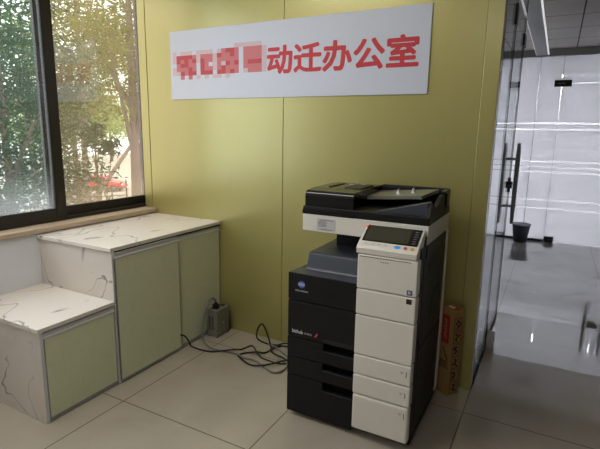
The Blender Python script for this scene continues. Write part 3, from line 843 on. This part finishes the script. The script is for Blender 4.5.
# ================================================================== OUTSIDE (second floor view down to a tree-lined road)
GZ = -4.3
def out(az, d, z):
    a = math.radians(az)
    return Vector((math.sin(a) * d, -2.6245 + math.cos(a) * d, z))
struct('ground', MB().box(-90, -4.5, -25, 90, GZ - 0.3, GZ), tile_mat('pale_concrete_paving', (206, 200, 190), (190, 184, 172), (150, 144, 134), (2.0, 2.0), 0, 0, 0.85, 0.2, width=0.02))
def leaves(rng, n, centre, rad, size, droop=0.3, clumps=26):
    cl = []
    for _ in range(clumps):
        while True:
            p = Vector((rng.uniform(-1, 1), rng.uniform(-1, 1), rng.uniform(-1, 1)))
            if 0.25 < p.length < 1: break
        p *= 0.85
        cl.append(Vector((p.x * rad[0], p.y * rad[1], p.z * rad[2])) + centre)
    vs = []; fs = []
    sp = min(rad) * 0.19
    for i in range(n):
        c = rng.choice(cl)
        p = c + Vector((rng.gauss(0, sp), rng.gauss(0, sp), rng.gauss(0, sp * 0.55)))
        d = Vector((rng.gauss(0, 1), rng.gauss(0, 1), rng.gauss(-droop, 0.5))).normalized()
        s = d.cross(Vector((rng.gauss(0, 1), rng.gauss(0, 1), rng.gauss(0, 1)))).normalized()
        L = size * rng.uniform(0.6, 1.3); W = L * 0.26
        k = len(vs)
        vs += [p - d * L, p + s * W, p + d * L, p - s * W]
        fs.append((k, k + 1, k + 2, k + 3))
    return MB().raw(vs, fs), cl
def tree(label, az, d, top, rad, n, size, mat, trunk_r, bark, seed, clumps=26, lean=(0, 0), name='tree', branches=5):
    rng = random.Random(seed)
    base = out(az, d, GZ)
    t = thing(name, label, 'tree', base, group='trees outside the window')
    c = Vector((base.x + lean[0], base.y + lean[1], top))
    mb, cl = leaves(rng, n, c, rad, size, clumps=clumps)
    mb.build('foliage', mat, t)
    tk = MB().tube([base, base.lerp(c, 0.4) + Vector((rng.uniform(-.1, .1), rng.uniform(-.1, .1), 0)), c - Vector((0, 0, rad[2] * 0.5)), c + Vector((0, 0, rad[2] * 0.5))], trunk_r, 10, 6, trunk_r * 0.35)
    for k in range(branches):
        q = cl[k % len(cl)]
        p = base.lerp(c, 0.62 + 0.07 * k)
        tk.tube([p, p.lerp(q, 0.5) + Vector((0, 0, 0.1)), q], trunk_r * 0.4, 6, 4, trunk_r * 0.12)
    tk.build('trunk', bark, t, smooth=True)
    return t
LEAF_D = leaf_mat('deep_green_leaf', (46, 64, 46), (78, 94, 72))
LEAF_M = leaf_mat('mid_green_leaf', (78, 94, 60), (108, 120, 84))
LEAF_Y = leaf_mat('yellow_green_leaf', (118, 120, 66), (150, 148, 96))
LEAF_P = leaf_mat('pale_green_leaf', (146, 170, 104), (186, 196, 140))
tree('dense dark green tree filling the left window pane', -60.0, 7.6, 1.1, (1.25, 1.25, 2.5), 15000, 0.055, LEAF_D, 0.10, BARK, 1, 130)
tree('leafy tree with a grey trunk behind the dense dark green tree', -57.6, 12.2, 2.4, (1.6, 1.6, 2.4), 6000, 0.08, LEAF_M, 0.10, BARK2, 2, 60)
tree('yellow green tree high in the right window pane', -52.6, 17.5, 4.2, (2.3, 2.3, 2.6), 6000, 0.11, LEAF_Y, 0.14, BARK2, 3, 60)
tree('slim forked trunk tree left of the red car', -53.7, 24.0, 3.4, (2.2, 2.2, 1.8), 2400, 0.13, LEAF_M, 0.15, BARK, 4, 30)
tree('thick grey trunk tree at the right edge of the window', -47.4, 10.0, 3.0, (1.2, 1.2, 1.8), 3400, 0.075, LEAF_Y, 0.14, BARK2, 5, 40)
tree('small drooping dark leaf tree in front of the red car', -51.6, 9.6, 1.15, (0.42, 0.42, 0.55), 240, 0.10, LEAF_D, 0.03, BARK, 6, 9)
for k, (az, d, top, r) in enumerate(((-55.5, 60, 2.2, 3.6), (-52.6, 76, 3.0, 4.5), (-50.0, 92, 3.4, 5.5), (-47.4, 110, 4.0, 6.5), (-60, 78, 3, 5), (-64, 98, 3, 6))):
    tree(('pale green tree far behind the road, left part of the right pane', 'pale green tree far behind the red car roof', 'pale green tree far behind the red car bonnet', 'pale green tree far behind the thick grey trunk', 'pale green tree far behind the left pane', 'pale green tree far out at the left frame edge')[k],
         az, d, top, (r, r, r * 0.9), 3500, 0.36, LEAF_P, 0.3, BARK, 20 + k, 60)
# red car parked beyond the railing
cc = out(-51.1, 48, GZ)
car = thing('car', 'red hatchback car parked beyond the railing outside the window', 'car', cc, math.radians(28))
car['_o'] = (0, 0, 0)
CARRED = plain('red_car_paint', (206, 44, 44), 0.25, coat=0.6, var=0.03)
DARKGL = plain('dark_car_glass', (46, 52, 56), 0.1)
MB().prism([(-2.1, 0.30), (2.1, 0.30), (2.12, 0.62), (1.95, 0.82), (1.1, 0.92), (0.45, 1.40), (-1.1, 1.46), (-1.85, 1.0), (-2.1, 0.9)], 'y', -0.85, 0.85, 0.07).build('body', CARRED, car, smooth=True)
MB().prism([(0.98, 0.93), (0.42, 1.33), (-0.25, 1.36), (-0.25, 0.93)], 'y', -0.86, 0.86).prism([(-0.33, 0.93), (-0.33, 1.36), (-1.05, 1.38), (-1.55, 1.0), (-1.5, 0.93)], 'y', -0.86, 0.86).build('window', DARKGL, car)
for x in (-1.3, 1.35):
    for y in (-0.80, 0.80):
        w = MB().cyl((x, y - 0.09, 0.32), (x, y + 0.09, 0.32), 0.32, n=20).build('wheel', RUBBER, car)
        MB().cyl((x, y - 0.10, 0.32), (x, y + 0.10, 0.32), 0.18, n=16).build('hubcap', ALU, w)
MB().box(2.04, 2.13, -0.8, -0.5, 0.6, 0.74, 0.02).build('headlamp', PAPER, car)
MB().box(2.04, 2.13, 0.5, 0.8, 0.6, 0.74, 0.02).build('headlamp', PAPER, car)
# railing, street lamp, leaning trunk
ra = out(-56.5, 39, GZ); rb = out(-48.6, 40, GZ)
rg = thing('guard_railing', 'dark metal guard railing in front of the red car', 'railing', ra)
MB().tube([ra + Vector((0, 0, 1.05)), rb + Vector((0, 0, 1.15))], 0.055, 8, 0).build('top_rail', STEEL_DARK, rg)
MB().tube([ra + Vector((0, 0, 0.5)), rb + Vector((0, 0, 0.55))], 0.04, 8, 0).build('lower_rail', STEEL_DARK, rg)
for k in range(6):
    p = ra.lerp(rb, k / 5)
    MB().cyl(p, p + Vector((0, 0, 1.12)), 0.06, n=10).build('post', STEEL_DARK, rg)
lp = thing('street_lamp', 'pale grey street lamp with a curved arm outside the window', 'street lamp', out(-54.6, 30, GZ))
b0 = out(-54.6, 30, GZ)
MB().tube([b0, b0 + Vector((0, 0, 3.5)), b0 + Vector((0, 0, 4.9)), out(-54.3, 30, 1.0), out(-53.4, 30, 1.22), out(-52.5, 30, 1.18)], 0.085, 10, 8, 0.06).build('pole', plain('pale_grey_metal', (176, 178, 178), 0.5), lp, smooth=True)
MB().box(-0.16, 0.16, -0.12, 0.12, -0.06, 0.06, 0.03, mat=Matrix.Translation(out(-52.4, 30, 1.13))).build('lamp_head', ALU, lp)
la = out(-53.1, 34, GZ); lb_ = out(-47.9, 33, 0.35)
tag(MB().tube([la, la.lerp(lb_, 0.5) + Vector((0, 0, 0.1)), lb_], 0.16, 10, 5, 0.11).build('leaning_pole', BARK2, smooth=True), 'pale leaning timber pole slanting across the view of the red car', 'pole')
